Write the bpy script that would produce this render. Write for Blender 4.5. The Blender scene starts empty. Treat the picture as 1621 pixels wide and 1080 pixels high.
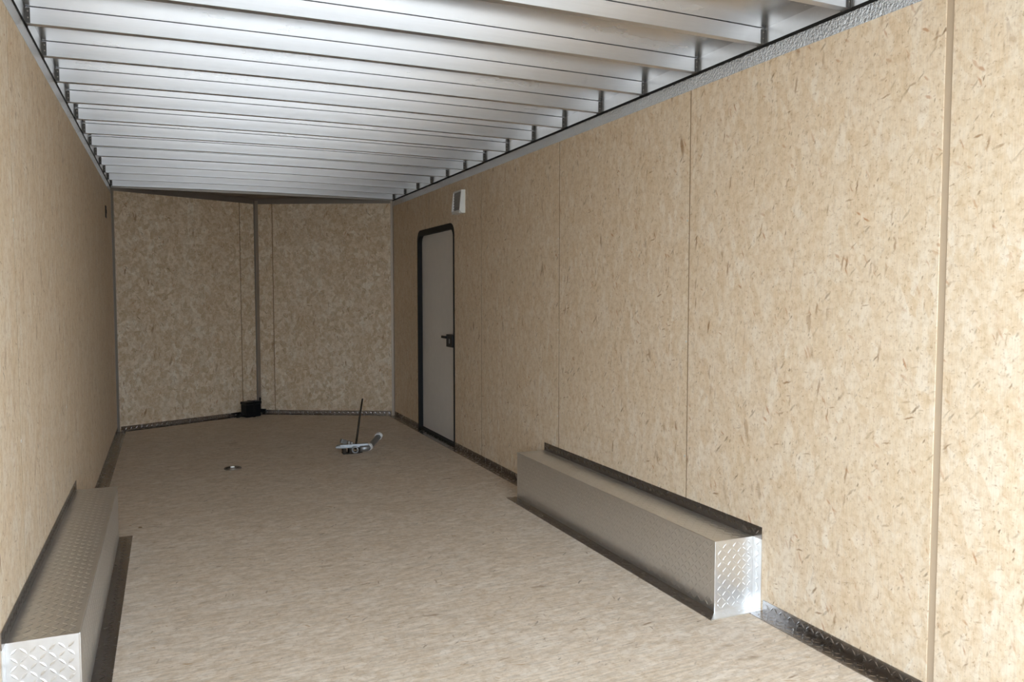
import bpy, bmesh, math, random
from mathutils import Vector, Matrix

scene = bpy.context.scene
COL = scene.collection

# ------------------------------------------------------------------ camera
W, H = 2.485, 2.131                 # inside width, underside of roof bows
YR, YC, YA = 0.45, 7.759, 8.375     # open rear end, nose corners, nose apex
XA = W / 2
cam_d = bpy.data.cameras.new('camera')
cam = bpy.data.objects.new('camera', cam_d)
COL.objects.link(cam)
cam.location = (0.4265, 0.0, 1.2037)
cam.rotation_euler = (math.pi / 2 - 0.0582, 0.0, -0.4061)
cam_d.sensor_width = 36.0
cam_d.lens = 36.0 * 1267.33 / 1621.0
cam_d.clip_start = 0.02
scene.camera = cam

# ------------------------------------------------------------------ world, sun, exposure
world = bpy.data.worlds.new('overcast_sky')
scene.world = world
world.use_nodes = True
bg = world.node_tree.nodes['Background']
bg.inputs['Color'].default_value = (0.73, 0.865, 1.0, 1)
bg.inputs['Strength'].default_value = 2.4
sun_d = bpy.data.lights.new('sun', 'SUN')
sun_d.energy = 3.2
sun_d.color = (1.0, 0.95, 0.87)
sun_d.angle = math.radians(1.0)
sun = bpy.data.objects.new('sun', sun_d)
COL.objects.link(sun)
sun.rotation_euler = Vector((0.50, -0.62, -0.75)).to_track_quat('-Z', 'Y').to_euler()
vs = scene.view_settings
vs.view_transform = 'Standard'
vs.look = 'None'
vs.gamma = 1.0
vs.use_curve_mapping = False
vs.exposure = 1.5

# ------------------------------------------------------------------ materials
MATS = {}


class NT:
    """small node-tree helper"""
    def __init__(self, name):
        m = bpy.data.materials.new(name)
        m.use_nodes = True
        self.m, self.t = m, m.node_tree
        self.b = self.t.nodes['Principled BSDF']
        MATS[name] = m

    def n(self, typ, **kw):
        nd = self.t.nodes.new(typ)
        for k, v in kw.items():
            setattr(nd, k, v)
        return nd

    def link(self, a, b):
        self.t.links.new(a, b)

    def math(self, op, a, b=None, clamp=False):
        nd = self.n('ShaderNodeMath', operation=op, use_clamp=clamp)
        for i, v in enumerate((a, b)):
            if v is None:
                continue
            if isinstance(v, (int, float)):
                nd.inputs[i].default_value = v
            else:
                self.link(v, nd.inputs[i])
        return nd.outputs[0]

    def mix(self, fac, a, b, blend='MIX'):
        nd = self.n('ShaderNodeMix', data_type='RGBA', blend_type=blend)
        for sock, v in ((nd.inputs[0], fac), (nd.inputs[6], a), (nd.inputs[7], b)):
            if isinstance(v, (int, float)):
                sock.default_value = v
            elif isinstance(v, tuple):
                sock.default_value = (*v, 1)
            else:
                self.link(v, sock)
        return nd.outputs[2]

    def ramp(self, fac, stops):
        nd = self.n('ShaderNodeValToRGB')
        el = nd.color_ramp.elements
        while len(el) < len(stops):
            el.new(0.5)
        for e, (p, c) in zip(el, stops):
            e.position = p
            e.color = (*c, 1) if len(c) == 3 else c
        self.link(fac, nd.inputs[0])
        return nd.outputs[0]

    def noise(self, vec, scale, detail=2.0, rough=0.5, dim='3D'):
        nd = self.n('ShaderNodeTexNoise', noise_dimensions=dim)
        nd.inputs['Scale'].default_value = scale
        nd.inputs['Detail'].default_value = detail
        nd.inputs['Roughness'].default_value = rough
        self.link(vec, nd.inputs['Vector'])
        return nd.outputs['Fac']

    def bump(self, h, strength, dist):
        nd = self.n('ShaderNodeBump')
        nd.inputs['Strength'].default_value = strength
        nd.inputs['Distance'].default_value = dist
        self.link(h, nd.inputs['Height'])
        self.link(nd.outputs[0], self.b.inputs['Normal'])


def plain(name, col, rough=0.5, metal=0.0):
    k = NT(name)
    tc = k.n('ShaderNodeTexCoord').outputs['Object']
    f = k.noise(tc, 18, 3)
    dark = tuple(c * 0.9 for c in col)
    k.link(k.mix(f, dark, col), k.b.inputs['Base Color'])
    k.b.inputs['Roughness'].default_value = rough
    k.b.inputs['Metallic'].default_value = metal
    if max(col) < 0.05:
        k.b.inputs['Specular IOR Level'].default_value = 0.15
    return k.m


def strand_board(name, plane, base, flake, fleck, along=math.pi / 2, fleck_amt=0.9, contrast=1.0,
                 grain=0.5, rough=0.62, fs=(1, 1), gs=(0.05, 0.004)):
    """pressed wood strands. plane: which object axes span the sheet; along: main strand direction"""
    k = NT(name)
    tc = k.n('ShaderNodeTexCoord')
    sep = k.n('ShaderNodeSeparateXYZ')
    k.link(tc.outputs['Object'], sep.inputs[0])
    com = k.n('ShaderNodeCombineXYZ')
    k.link(sep.outputs[plane[0]], com.inputs[0])
    k.link(sep.outputs[plane[1]], com.inputs[1])
    rnd = k.n('ShaderNodeObjectInfo').outputs['Random']
    off = k.n('ShaderNodeVectorMath', operation='ADD')
    k.link(com.outputs[0], off.inputs[0])
    cr = k.n('ShaderNodeCombineXYZ')
    k.link(k.math('MULTIPLY', rnd, 37.0), cr.inputs[0])
    k.link(k.math('MULTIPLY', rnd, 91.0), cr.inputs[1])
    k.link(cr.outputs[0], off.inputs[1])
    # gentle warp so that strand outlines are ragged
    wn = k.n('ShaderNodeTexNoise', noise_dimensions='2D')
    wn.inputs['Scale'].default_value = 45
    wn.inputs['Detail'].default_value = 2
    k.link(off.outputs[0], wn.inputs['Vector'])
    ws = k.n('ShaderNodeVectorMath', operation='MULTIPLY_ADD')
    k.link(wn.outputs['Color'], ws.inputs[0])
    ws.inputs[1].default_value = (0.008, 0.008, 0)
    k.link(off.outputs[0], ws.inputs[2])
    P = ws.outputs[0]

    def cells(ang, ln, wd, shift):
        mp = k.n('ShaderNodeMapping', vector_type='TEXTURE')
        mp.inputs['Location'].default_value = (shift, shift * 1.7, 0)
        mp.inputs['Rotation'].default_value = (0, 0, ang)
        mp.inputs['Scale'].default_value = (ln, wd, 1)
        k.link(P, mp.inputs[0])
        v = k.n('ShaderNodeTexVoronoi', voronoi_dimensions='2D')
        v.inputs['Scale'].default_value = 1.0
        k.link(mp.outputs[0], v.inputs['Vector'])
        sp = k.n('ShaderNodeSeparateColor')
        k.link(v.outputs['Color'], sp.inputs[0])
        return v.outputs['Distance'], sp

    col = base
    # broad strands, tone from cell to cell
    for i, (da, ln, wd) in enumerate(((0.1, .11, .030), (-.35, .08, .026), (.5, .07, .022))):
        d, sp = cells(along + da * (1 + (fs[1] - 1) * .8), ln * fs[0], wd * fs[1], 0.37 * i)
        f = k.math('MULTIPLY', k.math('SUBTRACT', sp.outputs[i], 0.40), 1.0 * contrast, clamp=True)
        col = k.mix(f, col, flake[i % len(flake)])
    # big soft tone patches
    big = k.noise(off.outputs[0], 3.0, 3, 0.6, '2D')
    col = k.mix(k.math('MULTIPLY', k.math('SUBTRACT', big, 0.42, clamp=True), 1.3 * contrast, clamp=True),
                col, flake[-1])
    # fine mottling of small chips
    mot = k.noise(P, 34, 5, 0.72, '2D')
    mf = k.math('MULTIPLY', k.math('SUBTRACT', mot, 0.5), 2.6 * contrast)
    col = k.mix(k.math('MULTIPLY', mf, 1.0, clamp=True), col, tuple(c * m for c, m in zip(base, (.72, .62, .50))))
    col = k.mix(k.math('MULTIPLY', mf, -0.7, clamp=True), col, tuple(min(1, c * m) for c, m in zip(base, (1.12, 1.18, 1.28))))
    # fibre grain
    mp = k.n('ShaderNodeMapping', vector_type='TEXTURE')
    mp.inputs['Rotation'].default_value = (0, 0, along)
    mp.inputs['Scale'].default_value = (*gs, 1)
    k.link(off.outputs[0], mp.inputs[0])
    gr = k.noise(mp.outputs[0], 1.0, 4, 0.65, '2D')
    gf = k.math('MULTIPLY', k.math('SUBTRACT', gr, 0.5), grain * 2.0)
    col = k.mix(k.math('MULTIPLY', gf, 1.0, clamp=True), col, tuple(c * 0.62 for c in base))
    col = k.mix(k.math('MULTIPLY', gf, -0.9, clamp=True), col, tuple(min(1, c * 1.22) for c in base))
    # sparse dark and rusty flecks, gathered in loose clusters
    clus = k.noise(off.outputs[0], 9.0, 2, 0.6, '2D')
    clus = k.math('MULTIPLY', k.math('SUBTRACT', clus, 0.38, clamp=True), 4.0, clamp=True)
    fl = ((0.15, .085, .014, .960), (-.45, .060, .013, .970), (.75, .065, .011, .975),
          (1.35, .050, .010, .985), (-1.0, .040, .014, .975), (0.4, .022, .008, .965), (-.2, .12, .03, .975))
    for i, (da, ln, wd, th) in enumerate(fl):
        d, sp = cells(along + da, ln, wd, 3.1 + i)
        on = k.math('GREATER_THAN', sp.outputs[0], 1 - (1 - th) * fleck_amt)
        rad = k.math('ADD', k.math('MULTIPLY', sp.outputs[2], .38), .12)
        edge = k.math('MULTIPLY', k.math('SUBTRACT', rad, d), 4.0, clamp=True)
        f = k.math('MULTIPLY', k.math('MULTIPLY', on, edge), k.math('ADD', k.math('MULTIPLY', sp.outputs[1], .6), .3))
        f = k.math('MULTIPLY', f, clus)
        col = k.mix(f, col, fleck[i % len(fleck)])
    # clustering specks
    sp1 = k.noise(P, 70, 3, 0.7, '2D')
    spk = k.math('MULTIPLY', k.math('SUBTRACT', sp1, 0.60, clamp=True), 1.6 * fleck_amt, clamp=True)
    col = k.mix(spk, col, fleck[0])
    k.link(col, k.b.inputs['Base Color'])
    k.b.inputs['Roughness'].default_value = rough
    k.b.inputs['Specular IOR Level'].default_value = 0.35
    k.bump(gr, 0.25, 0.002)
    return k.m


BASE = (0.755, 0.62, 0.465)
FLAKE = [(0.82, 0.735, 0.62), (0.66, 0.48, 0.295), (0.69, 0.535, 0.36)]
FLECK = [(0.30, 0.165, 0.075), (0.46, 0.225, 0.105), (0.22, 0.135, 0.07)]
strand_board('strand_board_side', (1, 2), BASE, FLAKE, FLECK, fleck_amt=2.2)
strand_board('strand_board_nose', (0, 2), BASE, [(0.80, 0.73, 0.61), (0.46, 0.32, 0.17), (0.58, 0.42, 0.26)], FLECK, contrast=1.3, fleck_amt=2.6, fs=(.6, 1.3))
strand_board('strand_board_floor', (0, 1), (0.69, 0.585, 0.475),
             [(0.76, 0.685, 0.595), (0.54, 0.44, 0.335), (0.57, 0.455, 0.335)],
             [(0.26, 0.17, 0.10), (0.42, 0.25, 0.11), (0.2, 0.15, 0.11)],
             along=0.06, fleck_amt=1.5, contrast=1.2, grain=1.25, rough=0.5, gs=(0.09, 0.010))
plain('seam_tan', (0.50, 0.385, 0.27), 0.7)
plain('seam_brown', (0.30, 0.20, 0.11), 0.8)


def metal(name, col, rough, bump=0.0, bscale=60, stretch=(1, 1, 1), var=0.08, bdist=0.002):
    k = NT(name)
    tc = k.n('ShaderNodeTexCoord').outputs['Object']
    mp = k.n('ShaderNodeMapping')
    mp.inputs['Scale'].default_value = stretch
    k.link(tc, mp.inputs[0])
    f = k.noise(mp.outputs[0], bscale, 4, 0.6)
    k.link(k.mix(f, tuple(c * (1 - var) for c in col), tuple(min(1, c * (1 + var)) for c in col)),
           k.b.inputs['Base Color'])
    k.b.inputs['Metallic'].default_value = 1.0
    r = k.math('ADD', k.math('MULTIPLY', f, rough * 0.5), rough * 0.75)
    k.link(r, k.b.inputs['Roughness'])
    if bump:
        k.bump(f, bump, bdist)
    return k.m


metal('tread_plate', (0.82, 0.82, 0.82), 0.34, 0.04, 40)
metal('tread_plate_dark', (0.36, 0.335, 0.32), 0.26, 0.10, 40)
metal('roof_skin', (0.70, 0.70, 0.71), 0.26, 0.06, 5, (0.6, 1, 1))
metal('bow_steel', (0.70, 0.70, 0.72), 0.36, 0.08, 30, (0.25, 4, 4))
metal('embossed_foil', (0.78, 0.79, 0.80), 0.20, 1.0, 110, bdist=0.02)
metal('rail_steel', (0.66, 0.66, 0.66), 0.32, 0.1, 30)
metal('corner_steel', (0.46, 0.40, 0.34), 0.42, 0.1, 30)
metal('dull_steel', (0.30, 0.27, 0.24), 0.5, 0.1, 20)
metal('galvanised', (0.36, 0.37, 0.38), 0.48, 0.4, 60, var=0.25)
plain('gap_shade_black', (0.015, 0.014, 0.013), 0.7)
plain('bracket_shade', (0.07, 0.065, 0.06), 0.6)  # shade of the gaps at the bow ends, put into the colour
plain('black_rubber', (0.016, 0.015, 0.015), 0.55)
plain('black_plastic', (0.010, 0.010, 0.011), 0.4)
plain('door_skin', (0.76, 0.73, 0.70), 0.45)
plain('white_plastic', (0.78, 0.77, 0.75), 0.4)
plain('grey_plastic', (0.30, 0.295, 0.295), 0.5)
plain('outer_skin', (0.70, 0.70, 0.70), 0.4)
plain('rod_black', (0.03, 0.022, 0.016), 0.4, 0.3)
plain('screw_zinc', (0.75, 0.72, 0.66), 0.35, 0.6)


def ground_mat():
    k = NT('gravel_lot')
    tc = k.n('ShaderNodeTexCoord').outputs['Object']
    f = k.noise(tc, 25, 6, 0.7)
    k.link(k.mix(f, (0.34, 0.32, 0.29), (0.55, 0.53, 0.49)), k.b.inputs['Base Color'])
    k.b.inputs['Roughness'].default_value = 0.9
    k.bump(f, 0.6, 0.02)


ground_mat()

# ------------------------------------------------------------------ geometry helpers


def add_box(bm, lo, hi, mat_=None):
    vs_ = [bm.verts.new((x, y, z)) for x in (lo[0], hi[0]) for y in (lo[1], hi[1]) for z in (lo[2], hi[2])]
    if mat_ is not None:
        for v in vs_:
            v.co = mat_ @ v.co
    for f in ((0, 1, 3, 2), (4, 6, 7, 5), (0, 4, 5, 1), (2, 3, 7, 6), (0, 2, 6, 4), (1, 5, 7, 3)):
        bm.faces.new([vs_[i] for i in f])
    return bm


def add_prism(bm, pts, axis, a, b):
    """polygon pts (2D) extruded along axis from a to b"""
    def P(p, t):
        if axis == 'x':
            return (t, p[0], p[1])
        if axis == 'y':
            return (p[0], t, p[1])
        return (p[0], p[1], t)
    A = [bm.verts.new(P(p, a)) for p in pts]
    B = [bm.verts.new(P(p, b)) for p in pts]
    bm.faces.new(A)
    bm.faces.new(B[::-1])
    n = len(pts)
    for i in range(n):
        bm.faces.new((A[i], B[i], B[(i + 1) % n], A[(i + 1) % n]))
    return bm


def add_tube(bm, path, r, n=12, caps=True):
    rings = []
    path = [Vector(p) for p in path]
    for i, p in enumerate(path):
        d = (path[min(i + 1, len(path) - 1)] - path[max(i - 1, 0)]).normalized()
        u = d.cross(Vector((0, 0, 1)))
        if u.length < 1e-3:
            u = d.cross(Vector((0, 1, 0)))
        u.normalize()
        w = d.cross(u)
        rr = r[i] if isinstance(r, (list, tuple)) else r
        rings.append([bm.verts.new(p + rr * (math.cos(t) * u + math.sin(t) * w))
                      for t in (2 * math.pi * k / n for k in range(n))])
    for a, b in zip(rings, rings[1:]):
        for k in range(n):
            bm.faces.new((a[k], a[(k + 1) % n], b[(k + 1) % n], b[k]))
    if caps:
        bm.faces.new(rings[0][::-1])
        bm.faces.new(rings[-1])
    return bm


def add_ring(bm, c, R, r, axis=Vector((0, 0, 1)), n=20, m=8, squash=1.0, arc=2 * math.pi, start=0):
    q = axis.to_track_quat('Z', 'Y')
    closed = abs(arc - 2 * math.pi) < 1e-4
    cnt = n if closed else n + 1
    rings = []
    for i in range(cnt):
        t = start + arc * i / n
        row = []
        for j in range(m):
            s = 2 * math.pi * j / m
            p = Vector(((R + r * math.cos(s)) * math.cos(t), (R + r * math.cos(s)) * math.sin(t) * squash, r * math.sin(s)))
            row.append(bm.verts.new(Vector(c) + q @ p))
        rings.append(row)
    for i in range(n):
        a, b = rings[i], rings[(i + 1) % cnt]
        for j in range(m):
            bm.faces.new((a[j], b[j], b[(j + 1) % m], a[(j + 1) % m]))
    if not closed:
        bm.faces.new(rings[0])
        bm.faces.new(rings[-1][::-1])
    return bm


def obj(name, bm, mat, parent=None, smooth=False, bevel=0.0):
    bmesh.ops.recalc_face_normals(bm, faces=bm.faces)
    if bevel:
        bmesh.ops.bevel(bm, geom=bm.edges[:], offset=bevel, segments=2, affect='EDGES', profile=0.6)
    me = bpy.data.meshes.new(name)
    bm.to_mesh(me)
    bm.free()
    me.materials.append(MATS[mat])
    if smooth:
        for p in me.polygons:
            p.use_smooth = True
    o = bpy.data.objects.new(name, me)
    COL.objects.link(o)
    if parent is not None:
        o.parent = parent
    return o


def box(name, lo, hi, mat, parent=None, bevel=0.0):
    return obj(name, add_box(bmesh.new(), lo, hi), mat, parent, bevel=bevel)


def empty(name, loc=(0, 0, 0), rz=0.0):
    o = bpy.data.objects.new(name, None)
    o.empty_display_size = 0.1
    COL.objects.link(o)
    o.location = loc
    o.rotation_euler = (0, 0, rz)
    return o


def tag(o, label, cat, kind=None, group=None):
    o['label'] = label
    o['category'] = cat
    if kind:
        o['kind'] = kind
    if group:
        o['group'] = group
    return o


def lug_field(bm, org, u, v, n, lu, lv, pitch=0.023, margin=0.008):
    """raised tread-plate lugs over the rectangle org + u*[0,lu] + v*[0,lv], standing out along n"""
    org, u, v, n = Vector(org), Vector(u).normalized(), Vector(v).normalized(), Vector(n).normalized()
    L, wd, h = 0.0125, 0.0036, 0.0010
    nu, nv = int((lu - 2 * margin) / pitch), int((lv - 2 * margin) / pitch)
    ou, ov = (lu - nu * pitch) / 2, (lv - nv * pitch) / 2
    for i in range(max(nu, 1)):
        for j in range(max(nv, 1)):
            c = org + u * (ou + (i + .5) * pitch) + v * (ov + (j + .5) * pitch) + n * 0.0001
            s = 1 if (i + j) % 2 else -1
            a = (u + s * v).normalized()
            b = a.cross(n)
            q = [bm.verts.new(c + p) for p in (a * L, a * L * .35 + b * wd, -a * L * .35 + b * wd, -a * L,
                                               -a * L * .35 - b * wd, a * L * .35 - b * wd)]
            t = [bm.verts.new(c + p + n * h) for p in (a * L * .5, -a * L * .5)]
            for f in ((q[0], q[1], t[0]), (q[1], q[2], t[1], t[0]), (q[2], q[3], t[1]), (q[3], q[4], t[1]),
                      (q[4], q[5], t[0], t[1]), (q[5], q[0], t[0])):
                bm.faces.new(f)


def lugs(fields, parent, mat='tread_plate'):
    bm = bmesh.new()
    for f in fields:
        lug_field(bm, *f)
    o = obj('tread_lugs', bm, mat, parent)
    o['kind'] = 'stuff'
    return o


# ------------------------------------------------------------------ ground and floor
g = box('ground', (-40, -45, -0.62), (42, 45, -0.55), 'gravel_lot')
tag(g, 'grey gravel lot outside around the trailer', 'ground', 'structure')

nose = [(0, YR), (W, YR), (W, YC), (XA, YA), (0, YC)]
nose_out = [(-.05, YR), (W + .05, YR), (W + .05, YC + .03), (XA, YA + .06), (-.05, YC + .03)]
fl = obj('floor', add_prism(bmesh.new(), nose_out, 'z', -0.06, 0.0), 'strand_board_floor')
tag(fl, 'pale beige strand board trailer floor', 'floor', 'structure')

# ------------------------------------------------------------------ side walls
PT = 0.010            # panel thickness (proud of the backing sheet)
Z_TOP = 2.068         # top of the wood panels
SEAMS = [YR, 1.641, 2.867, 4.106, 5.341, 6.574, YC]
D0, D1, DZ0, DZ1, DR = 5.932, 6.905, 0.012, 1.752, 0.085   # side door opening


def arc(cx, cz, r, a0, a1, n=8):
    return [(cx + r * math.cos(a0 + (a1 - a0) * i / n), cz + r * math.sin(a0 + (a1 - a0) * i / n)) for i in range(n + 1)]


def cut_profile(y0, y1, z0, z1):
    """panel outline in (y, z) with the door opening cut away"""
    if y1 <= D0 or y0 >= D1:
        return [(y0, z0), (y1, z0), (y1, z1), (y0, z1)]
    pi = math.pi
    near = y0 < D0
    far = y1 > D1
    pts = []
    if near:
        pts += [(y0, z0), (D0, z0)] + arc(D0 + DR, DZ1 - DR, DR, pi, pi / 2)
    else:
        pts += [(y0, DZ1)]
    if far:
        pts += arc(D1 - DR, DZ1 - DR, DR, pi / 2, 0) + [(D1, z0), (y1, z0)]
    else:
        pts += [(y1, DZ1)]
    pts += [(y1, z1), (y0, z1)]
    return pts


wr = obj('wall_right', add_prism(bmesh.new(), cut_profile(YR, YC + .02, -0.05, 2.24), 'x', W + PT, W + 0.05), 'outer_skin')
tag(wr, 'long right side wall of vertical pale strand board panels', 'wall', 'structure')
for i in range(6):
    a, b = SEAMS[i], SEAMS[i + 1]
    g0 = 0.013 if i == 1 else (0.004 if i else 0)
    g1 = 0.013 if i == 0 else (0.004 if i < 5 else 0)
    obj('panel', add_prism(bmesh.new(), cut_profile(a + g0, b - g1, 0.0, Z_TOP), 'x', W, W + PT), 'strand_board_side', wr)
    if i:
        if i == 1:
            box('seam_strip', (W + .0035, a - .013, 0.0), (W + PT, a + .013, Z_TOP), 'seam_tan', wr)
        else:
            zlo = DZ1 + .0 if i == 5 else 0.0
            box('seam_strip', (W + .0008, a - .004, zlo), (W + PT, a + .004, Z_TOP), 'seam_brown', wr)
wl = box('wall_left', (-0.05, YR, -0.05), (-PT, YC + .02, 2.24), 'outer_skin')
tag(wl, 'long left side wall of vertical pale strand board panels', 'wall', 'structure')
for i in range(6):
    a, b = SEAMS[i], SEAMS[i + 1]
    g0 = 0.004 if i else 0
    g1 = 0.004 if i < 5 else 0
    box('panel', (-PT, a + g0, 0.0), (0, b - g1, Z_TOP), 'strand_board_side', wl)
    if i:
        box('seam_strip', (-PT, a - .004, 0), (-.0004, a + .004, Z_TOP), 'seam_brown', wl)


def screw(parent, p, n):
    bm = bmesh.new()
    n = Vector(n)
    p = Vector(p)
    add_tube(bm, [p - n * .002, p + n * .0012, p + n * .002], [.0055, .0055, .003], 10)
    return obj('screw', bm, 'screw_zinc', parent)


for z in (0.50, 1.00, 1.52):
    for y in (2.873, 4.112):
        screw(wr, (W, y + .006, z), (-1, 0, 0))
for y, z in ((2.86, 1.43), (4.06, 1.42), (2.86, 0.75), (4.06, .7)):
    screw(wl, (0, y, z), (1, 0, 0))

# ------------------------------------------------------------------ nose walls (a shallow V)
LV = math.hypot(XA, YA - YC)
ANG = math.atan2(YA - YC, XA)


def nose_wall(name, loc, rz, cuts, label):
    w = obj(name, add_box(bmesh.new(), (-.01, PT, -.05), (LV + .01, 0.05, 2.24)), 'outer_skin')
    w.location = loc
    w.rotation_euler = (0, 0, rz)
    tag(w, label, 'wall', 'structure')
    for a, b in zip(cuts, cuts[1:]):
        box('panel', (a + .005, 0, 0), (b - .005, PT, 2.10), 'strand_board_nose', w)
    for a in cuts[1:-1]:
        box('seam_strip', (a - .005, .006, 0), (a + .005, PT, 2.10), 'seam_brown', w)
    box('top_trim', (0, -.003, 2.098), (LV, PT, 2.165), 'dull_steel', w)
    return w


wnl = nose_wall('wall_front_left', (0, YC, 0), ANG, [0, 1.22, LV], 'left half of the shallow V-shaped front wall in strand board')
wnr = nose_wall('wall_front_right', (XA, YA, 0), -ANG, [0, 0.175, LV], 'right half of the shallow V-shaped front wall in strand board')

# corner and apex trims
bm = bmesh.new()
add_box(bm, (0, -0.028, 0), (0.002, 0, 2.13))
add_box(bm, (0, -0.002, 0), (0.02, 0, 2.13), Matrix.Rotation(ANG, 4, 'Z'))
t1 = obj('trim_1', bm, 'dull_steel')
t1.location = (0.0005, YC - .001, 0)
tag(t1, 'narrow brown steel trim in the left front corner', 'corner trim', 'structure')
bm = bmesh.new()
add_box(bm, (-0.002, -0.028, 0), (0, 0, 2.13))
add_box(bm, (-0.024, -0.002, 0), (0, 0, 2.13), Matrix.Rotation(-ANG, 4, 'Z'))
t2 = obj('trim_2', bm, 'corner_steel')
t2.location = (W - .0005, YC - .001, 0)
tag(t2, 'narrow steel trim in the right front corner beside the door', 'corner trim', 'structure')
bm = bmesh.new()
add_box(bm, (-0.008, -0.003, 0), (0, 0, 2.13), Matrix.Rotation(ANG, 4, 'Z'))
add_box(bm, (0, -0.004, 0), (0.034, 0, 2.13), Matrix.Rotation(-ANG, 4, 'Z'))
t3 = obj('trim_3', bm, 'corner_steel')
obj('fold', add_tube(bmesh.new(), [(-.004, -.008, 0), (-.004, -.008, 2.13)], .007, 8), 'dull_steel', t3)
t3.location = (XA, YA - .001, 0)
tag(t3, 'upright steel channel at the point of the V-shaped front wall', 'corner trim', 'structure')

# ------------------------------------------------------------------ roof
RISE, ZS = 0.010, 2.188


def arch(x):
    return RISE * (1 - (2 * x / W - 1) ** 2)


NS = 16
bm = bmesh.new()
xs = [-.05 + (W + .1) * i / NS for i in range(NS + 1)]
lo = [(x, ZS + max(arch(x), -.002)) for x in xs]
pts = lo + [(W + .05, 2.26), (-.05, 2.26)]
add_prism(bm, pts, 'y', YR, YC + .02)
ceil = obj('ceiling', bm, 'roof_skin')
tag(ceil, 'bare shiny aluminium roof skin with cross bows', 'ceiling', 'structure')
# roof over the nose
bm = bmesh.new()
add_prism(bm, [(-.05, YC - .02), (W + .05, YC - .02), (W + .05, YC + .06), (XA, YA + .09), (-.05, YC + .06)], 'z', 2.155, 2.25)
obj('nose_ceiling', bm, 'dull_steel', ceil)
box('nose_header', (0, YC - .012, 2.122), (W, YC + .018, 2.2), 'dull_steel', ceil)

Y0, ST = 2.008, 0.4064


def bow_mesh():
    b = bmesh.new()
    n = 14
    top, bot = [], []
    for yy in (-.001, .029):
        top.append([b.verts.new((0.004 + (W - .008) * i / n, yy, ZS - .002 + arch(W * i / n))) for i in range(n + 1)])
        bot.append([b.verts.new((0.004 + (W - .008) * i / n, yy, H + arch(W * i / n))) for i in range(n + 1)])
    for i in range(n):
        b.faces.new((bot[0][i], bot[0][i + 1], top[0][i + 1], top[0][i]))
        b.faces.new((bot[1][i + 1], bot[1][i], top[1][i], top[1][i + 1]))
        b.faces.new((bot[0][i + 1], bot[0][i], bot[1][i], bot[1][i + 1]))
        b.faces.new((top[0][i], top[0][i + 1], top[1][i + 1], top[1][i]))
    for e in (0, n):
        b.faces.new((bot[0][e], top[0][e], top[1][e], bot[1][e]))
    return b


bow0 = None
br0 = []
for kk in range(-3, 15):
    if bow0 is None:
        bow0 = obj('roof_bow', bow_mesh(), 'bow_steel', ceil)
        o = bow0
        for side in (0, 1):
            bm = bmesh.new()
            s = 1 if side == 0 else -1
            x0 = 0.001 if side == 0 else W - .001
            add_box(bm, (min(x0, x0 + s * .004), -.008, H - .002), (max(x0, x0 + s * .004), .036, ZS - .008))
            add_box(bm, (min(x0 + s * .004, x0 + s * .016), -.0045, H + .001), (max(x0 + s * .004, x0 + s * .016), -.0015, ZS - .004))
            br0.append(obj('end_shade_bracket', bm, 'bracket_shade', o))  # dark piece stands in for the shadow gap at the bow end
            bm = bmesh.new()
            for dz in (.018, .040):
                add_tube(bm, [(x0 + s * .010, -.0044, H + dz), (x0 + s * .010, -.0065, H + dz)], .0028, 8)
            br0.append(obj('bracket_screws', bm, 'dull_steel', o))
    else:
        o = bow0.copy()
        COL.objects.link(o)
        for b in br0:
            c = b.copy()
            COL.objects.link(c)
            c.parent = o
    o.location = (0, Y0 + kk * ST, 0)

# strips at the top of the side walls: rail above, strip coloured black as the shade of the gap, embossed strip below
for side, nm in ((1, 'trim_4'), (0, 'trim_5')):
    def X(d0, d1):
        return (d0, d1) if side == 0 else (W - d1, W - d0)
    a, b = X(-PT, .0015)
    t = box(nm, (a, YR, Z_TOP - .002), (b, YC, 2.119), 'embossed_foil')
    tag(t, 'bright crinkled metal strip along the top of the %s wall' % ('right' if side else 'left'), 'wall trim', 'structure')
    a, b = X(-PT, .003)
    box('gap_shade_strip', (a, YR, 2.119), (b, YC, 2.131), 'gap_shade_black', t)
    a, b = X(-PT, .0008)
    box('roof_rail', (a, YR, 2.131), (b, YC, 2.21), 'rail_steel', t)

# ------------------------------------------------------------------ kick plates along the floor
HB, FW, TH = 0.042, 0.066, 0.0025
BN, BF, BW, BH, FLG = 2.425, 4.290, 0.181, 0.272, 0.060


def kick(parent, y0, y1, side):
    """angle piece: short upright leg on the wall, wider leg on the floor"""
    bm = bmesh.new()
    if side == 'right':
        add_prism(bm, [(W, 0), (W, HB), (W - TH, HB), (W - TH, TH), (W - FW, TH), (W - FW, 0)], 'y', y0, y1)
        fields = [((W - FW, y0, TH), (0, 1, 0), (1, 0, 0), (0, 0, 1), y1 - y0, FW),
                  ((W - TH, y0, TH), (0, 1, 0), (0, 0, 1), (-1, 0, 0), y1 - y0, HB)]
    else:
        add_prism(bm, [(0, 0), (0, HB), (TH, HB), (TH, TH), (FW, TH), (FW, 0)], 'y', y0, y1)
        fields = [((0, y0, TH), (0, 1, 0), (1, 0, 0), (0, 0, 1), y1 - y0, FW),
                  ((TH, y0, TH), (0, 1, 0), (0, 0, 1), (1, 0, 0), y1 - y0, HB)]
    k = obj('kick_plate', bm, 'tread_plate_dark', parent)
    lugs(fields, k, 'tread_plate_dark')


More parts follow.
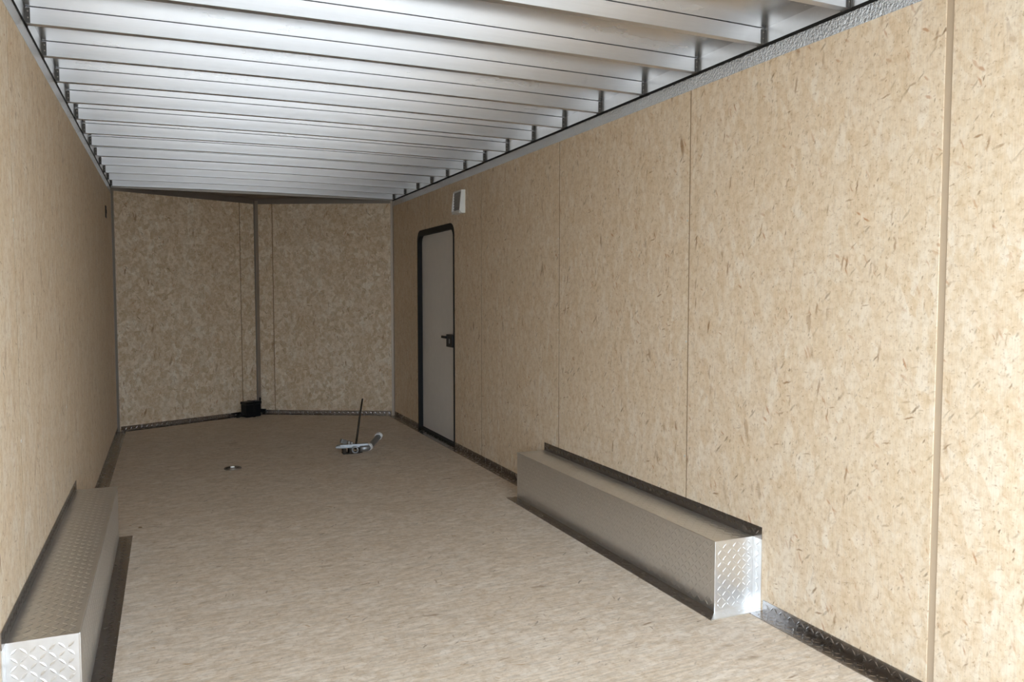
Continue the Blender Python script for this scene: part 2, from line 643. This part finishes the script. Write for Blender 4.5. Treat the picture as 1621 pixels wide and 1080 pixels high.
bbr = empty('baseboard_right', (0, 0, 0))
tag(bbr, 'tread plate angle along the foot of the right wall', 'baseboard', 'structure')
kick(bbr, YR, BN - FLG, 'right')
kick(bbr, BF + .004, D0 - .004, 'right')
kick(bbr, D1 + .004, YC - .03, 'right')
bbl = empty('baseboard_left', (0, 0, 0))
tag(bbl, 'tread plate angle along the foot of the left wall', 'baseboard', 'structure')
kick(bbl, YR, BN - FLG, 'left')
kick(bbl, BF + .034, YC - .01, 'left')
for nm, loc, rz, s0, s1 in (('baseboard_front_left', (0, YC, 0), ANG, .03, LV - .02), ('baseboard_front_right', (XA, YA, 0), -ANG, .02, LV - .03)):
    e = empty(nm, loc, rz)
    tag(e, 'tread plate angle along the foot of the %s half of the front wall' % nm.split('_')[-1], 'baseboard', 'structure')
    bm = bmesh.new()
    add_prism(bm, [(-.001, 0), (-.001, HB), (-TH - .001, HB), (-TH - .001, TH), (-.05, TH), (-.05, 0)], 'x', s0, s1)
    k = obj('kick_plate', bm, 'tread_plate_dark', e)
    lugs([((s0, -.05, TH), (1, 0, 0), (0, 1, 0), (0, 0, 1), s1 - s0, .047),
          ((s0, -TH - .001, TH), (1, 0, 0), (0, 0, 1), (0, -1, 0), s1 - s0, HB)], k, 'tread_plate_dark')

# ------------------------------------------------------------------ wheel boxes


def wheel_box(side, y0, y1, h, label):
    r = empty('wheel_box', (W if side == 'right' else 0, y0, 0))
    tag(r, label, 'wheel box', group='tread plate wheel boxes')
    s = -1 if side == 'right' else 1          # inward direction

    def bx(name, x0, x1, ya, yb, z0, z1, mat='tread_plate'):
        return box(name, (min(s * x0, s * x1), ya, z0), (max(s * x0, s * x1), yb, z1), mat, r)
    T, L, w = .003, y1 - y0, BW
    tp = bx('top_panel', 0.001, w, 0, L, h - T, h)
    sp = bx('side_panel', w - T, w, 0, L, 0, h - T)
    en = bx('end_panel', 0.001, w - T, 0, T, 0.0, h - T)
    ef = bx('end_panel', 0.001, w - T, L - T, L, 0.0, h - T)
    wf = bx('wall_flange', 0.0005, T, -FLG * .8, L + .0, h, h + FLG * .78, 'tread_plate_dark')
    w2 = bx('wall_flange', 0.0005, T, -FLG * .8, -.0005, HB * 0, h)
    # floor flange: side leg with mitred corner plus the end leg
    bm = bmesh.new()
    add_prism(bm, [(s * w, L + .02), (s * (w + FLG), L + .02), (s * (w + FLG), -FLG), (s * w, 0)], 'z', 0, T)
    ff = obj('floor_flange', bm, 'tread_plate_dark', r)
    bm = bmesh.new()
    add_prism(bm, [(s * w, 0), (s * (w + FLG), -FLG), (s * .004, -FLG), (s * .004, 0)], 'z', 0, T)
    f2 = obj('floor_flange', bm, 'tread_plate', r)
    n = (s, 0, 0)
    lugs([((0 if s > 0 else -w, 0, h), (0, 1, 0), (1, 0, 0), (0, 0, 1), L, w)], tp)
    lugs([((s * w, 0, 0), (0, 1, 0), (0, 0, 1), n, L, h)], sp)
    lugs([((0 if s > 0 else -w, 0, 0), (1, 0, 0), (0, 0, 1), (0, -1, 0), w, h)], en)
    lugs([((s * T, -FLG * .8, h), (0, 1, 0), (0, 0, 1), n, L + FLG * .8, FLG * .78)], wf, 'tread_plate_dark')
    lugs([((s * T, -FLG * .8, 0), (0, 1, 0), (0, 0, 1), n, FLG * .8, h)], w2)
    a = w if s > 0 else -w - FLG
    lugs([((a, 0, T), (0, 1, 0), (1, 0, 0), (0, 0, 1), L, FLG)], ff, 'tread_plate_dark')
    lugs([((0 if s > 0 else -w, -FLG, T), (1, 0, 0), (0, 1, 0), (0, 0, 1), w, FLG)], f2)
    # folded edge beads
    bm = bmesh.new()
    add_tube(bm, [(s * w, 0, h - .001), (s * w, L, h - .001)], .0022, 8)
    add_tube(bm, [(s * w, 0, 0), (s * w, 0, h)], .0022, 8)
    obj('edge_bead', bm, 'tread_plate', r)
    return r


wheel_box('right', BN, BF, BH, 'silver tread plate wheel box against the wall that has the door')
wheel_box('left', 2.478, 4.335, 0.262, 'silver tread plate wheel box against the wall without a door')

# ------------------------------------------------------------------ side door
door = empty('door_1', (W, D0, 0))
tag(door, 'plain grey side door with black rounded frame and black latch', 'door', 'structure')


def rrect(y0, y1, z0, z1, r):
    pi = math.pi
    return [(y0, z0)] + arc(y0 + r, z1 - r, r, pi, pi / 2) + arc(y1 - r, z1 - r, r, pi / 2, 0) + [(y1, z0)]


dw = D1 - D0
bm = bmesh.new()
outer = rrect(-.012, dw + .012, DZ0, DZ1 + .012, DR + .012)
inner = rrect(.014, dw - .016, DZ0, DZ1 - .034, DR - .018)
for (xa, xb) in ((-.004, .072),):
    A = [bm.verts.new((xa, *p)) for p in outer]
    B = [bm.verts.new((xa, *p)) for p in inner]
    Cc = [bm.verts.new((xb, *p)) for p in inner]
    D = [bm.verts.new((xb, *p)) for p in outer]
    for i in range(len(outer) - 1):
        bm.faces.new((A[i], A[i + 1], B[i + 1], B[i]))
        bm.faces.new((B[i], B[i + 1], Cc[i + 1], Cc[i]))
        bm.faces.new((Cc[i], Cc[i + 1], D[i + 1], D[i]))
        bm.faces.new((D[i], D[i + 1], A[i + 1], A[i]))
obj('door_frame', bm, 'black_rubber', door)
bm = bmesh.new()
add_prism(bm, rrect(.012, dw - .012, .02, DZ1 - .018, DR - .018), 'x', .034, .054)
leaf = obj('door_leaf', bm, 'door_skin', door)
box('threshold', (-.004, -.012, .0), (.072, dw + .012, .020), 'black_rubber', door)
kp = box('sill_plate', (-.066, .002, .0), (-.005, dw - .002, .003), 'tread_plate_dark', door)
# latch
lt = box('door_latch', (-.012, .018, .785), (.034, .165, .885), 'black_plastic', door, bevel=.004)
box('latch_lever', (-.022, .150, .850), (-.006, .265, .870), 'black_plastic', lt, bevel=.003)
box('latch_plate', (-.014, .075, .815), (-.012, .092, .850), 'grey_plastic', lt)

# ------------------------------------------------------------------ white vent high on the right wall
v = empty('wall_vent', (W, 5.67, 1.812))
tag(v, 'small white box vent high on the wall beside the door', 'vent')
bm = bmesh.new()
add_prism(bm, [(0, 0), (-.030, 0), (-.046, .02), (-.030, .172), (0, .172)], 'y', 0, .012)
add_prism(bm, [(0, 0), (-.030, 0), (-.046, .02), (-.030, .172), (0, .172)], 'y', .178, .19)
add_box(bm, (-.044, .012, 0), (0, .178, .022))
add_box(bm, (-.032, .012, .160), (0, .178, .172))
obj('housing', bm, 'white_plastic', v)
obj('grille_back', add_box(bmesh.new(), (-.026, .012, .022), (-.001, .178, .160)), 'grey_plastic', v)  # grille and slats coloured grey to give the shade on the vent face
for i in range(6):
    bm = bmesh.new()
    z = .034 + i * .021
    add_box(bm, (-.033 + i * .0008, .012, z), (-.026, .178, z + .006))
    obj('slat', bm, 'grey_plastic', v)

# small dark plate on the left wall by the front corner
p = empty('wall_plate', (0, 6.98, 1.80))
tag(p, 'tiny dark plate high on the wall near the front corner', 'plate')
box('back_plate', (0.0, 0, 0), (.006, .09, .092), 'black_plastic', p, bevel=.0015)
box('toggle', (.006, .035, .032), (.009, .055, .062), 'black_rubber', p)

# ------------------------------------------------------------------ battery box at the nose
b = empty('battery_box', (0, YC, 0), ANG)
tag(b, 'black battery box on the floor at the point of the front wall', 'battery box')
bx0, bx1 = 1.165, 1.325
box('case', (bx0, -.150, 0.002), (bx1, -.053, .125), 'black_plastic', b, bevel=.006)
box('lid', (bx0 - .006, -.155, .125), (bx1 + .006, -.048, .152), 'black_plastic', b, bevel=.006)
bm = bmesh.new()
add_box(bm, (bx0 + .07, -.1575, .0), (bx0 + .092, -.1555, .155))
add_box(bm, (bx0 + .07, -.1575, .1525), (bx0 + .092, -.05, .1555))
obj('strap', bm, 'black_rubber', b)
bm = bmesh.new()
add_tube(bm, [(bx0 + .004, -.10, .03), (bx0 - .02, -.10, .022), (bx0 - .045, -.09, .010), (bx0 - .07, -.08, .008)], .008, 8)
obj('cable', bm, 'black_rubber', b, True)

b = empty('wiring_plug', (XA, YA, 0), -ANG)
tag(b, 'small black wiring plug on the wall foot beside the battery box', 'plug')
bm = bmesh.new()
add_box(bm, (.045, -.080, .028), (.105, -.052, .062))
obj('plug_body', bm, 'black_plastic', b, bevel=.004)
bm = bmesh.new()
add_tube(bm, [(.047, -.062, .045), (.034, -.05, .060), (.028, -.03, .09), (.028, -.018, .135), (.028, -.016, .17)], .009, 8)
obj('lead', bm, 'black_rubber', b, True)

# ------------------------------------------------------------------ tie-down ring set in the floor
t = empty('tie_down_ring', (0.815, 5.79, 0))
tag(t, 'steel tie-down ring lying flat on the bare floor', 'tie-down ring')
bm = bmesh.new()
add_ring(bm, (0, 0, .004), .052, .006, n=28, m=8)
obj('rim', bm, 'dull_steel', t, True)
bm = bmesh.new()
add_tube(bm, [(0, 0, 0.0005), (0, 0, .0025)], [.052, .050], 28)
obj('pan', bm, 'dull_steel', t)
bm = bmesh.new()
add_ring(bm, (0, -.004, .0075), .030, .0045, n=22, m=8)
obj('ring', bm, 'dull_steel', t, True)
box('ring_clip', (-.014, .008, .003), (.014, .030, .014), 'screw_zinc', t, bevel=.003)

# ------------------------------------------------------------------ metal fitting lying on the floor, with upright rod
f = empty('floor_fitting', (1.716, 6.03, 0))
tag(f, 'jumble of galvanised metal fitting with bent tube and thin upright black rod on the floor', 'metal fitting')
bm = bmesh.new()
add_box(bm, (-.115, -.022, .040), (.10, .022, .066), Matrix.Rotation(-.08, 4, 'Z'))
add_box(bm, (-.125, .020, .044), (-.09, .060, .062), Matrix.Rotation(.2, 4, 'Z'))
add_box(bm, (-.140, -.05, .040), (-.085, -.02, .056), Matrix.Rotation(-.3, 4, 'Z'))
add_box(bm, (-.150, -.008, .044), (-.10, .012, .074), Matrix.Rotation(.35, 4, 'Y') @ Matrix.Rotation(.3, 4, 'Z'))
obj('bar', bm, 'galvanised', f, bevel=.003)
bm = bmesh.new()
add_tube(bm, [(.03, -.03, .030), (.085, -.028, .030), (.112, -.005, .036), (.155, .06, .052), (.222, .15, .085)], .023, 14)
obj('bent_tube', bm, 'galvanised', f, True)
bm = bmesh.new()
add_tube(bm, [(.214, .140, .081), (.227, .160, .089), (.229, .164, .0905)], [.029, .029, .022], 14)
obj('tube_cap', bm, 'white_plastic', f)
bm = bmesh.new()
add_tube(bm, [(.098, -.018, .034), (.114, -.002, .037)], .028, 14)
obj('collar', bm, 'white_plastic', f)
bm = bmesh.new()
add_tube(bm, [(0, -.012, .025), (.018, -.006, .14), (.036, -.003, .26), (.062, 0, .41)], [.009, .0085, .008, .006], 8)
obj('rod', bm, 'rod_black', f, True)
bm = bmesh.new()
add_ring(bm, (-.012, -.060, .030), .022, .006, axis=Vector((.1, -1, .35)), n=20, m=8)
obj('shackle', bm, 'galvanised', f, True)
bm = bmesh.new()
add_box(bm, (-.10, -.045, .0), (-.075, .01, .040))
add_box(bm, (-.055, -.055, .0), (-.030, .01, .040))
add_box(bm, (.02, -.035, .0), (.05, .02, .040))
add_box(bm, (-.10, -.05, .0), (.03, .02, .006))
obj('foot_bracket', bm, 'rod_black', f, bevel=.002)
bm = bmesh.new()
add_tube(bm, [(-.045, .012, .066), (-.045, .012, .088)], .013, 6)
add_tube(bm, [(-.022, .016, .066), (-.022, .016, .080)], .010, 6)
obj('bolt_heads', bm, 'dull_steel', f)

# a knot-sized dark chip of wood left on the floor
c = obj('wood_chip', add_tube(bmesh.new(), [(0, 0, 0), (0, 0, .004)], [.011, .006], 7), 'seam_brown')
c.location = (0.271, 4.50, 0)
tag(c, 'tiny dark wood chip on the floor beside the wheel box', 'wood chip')
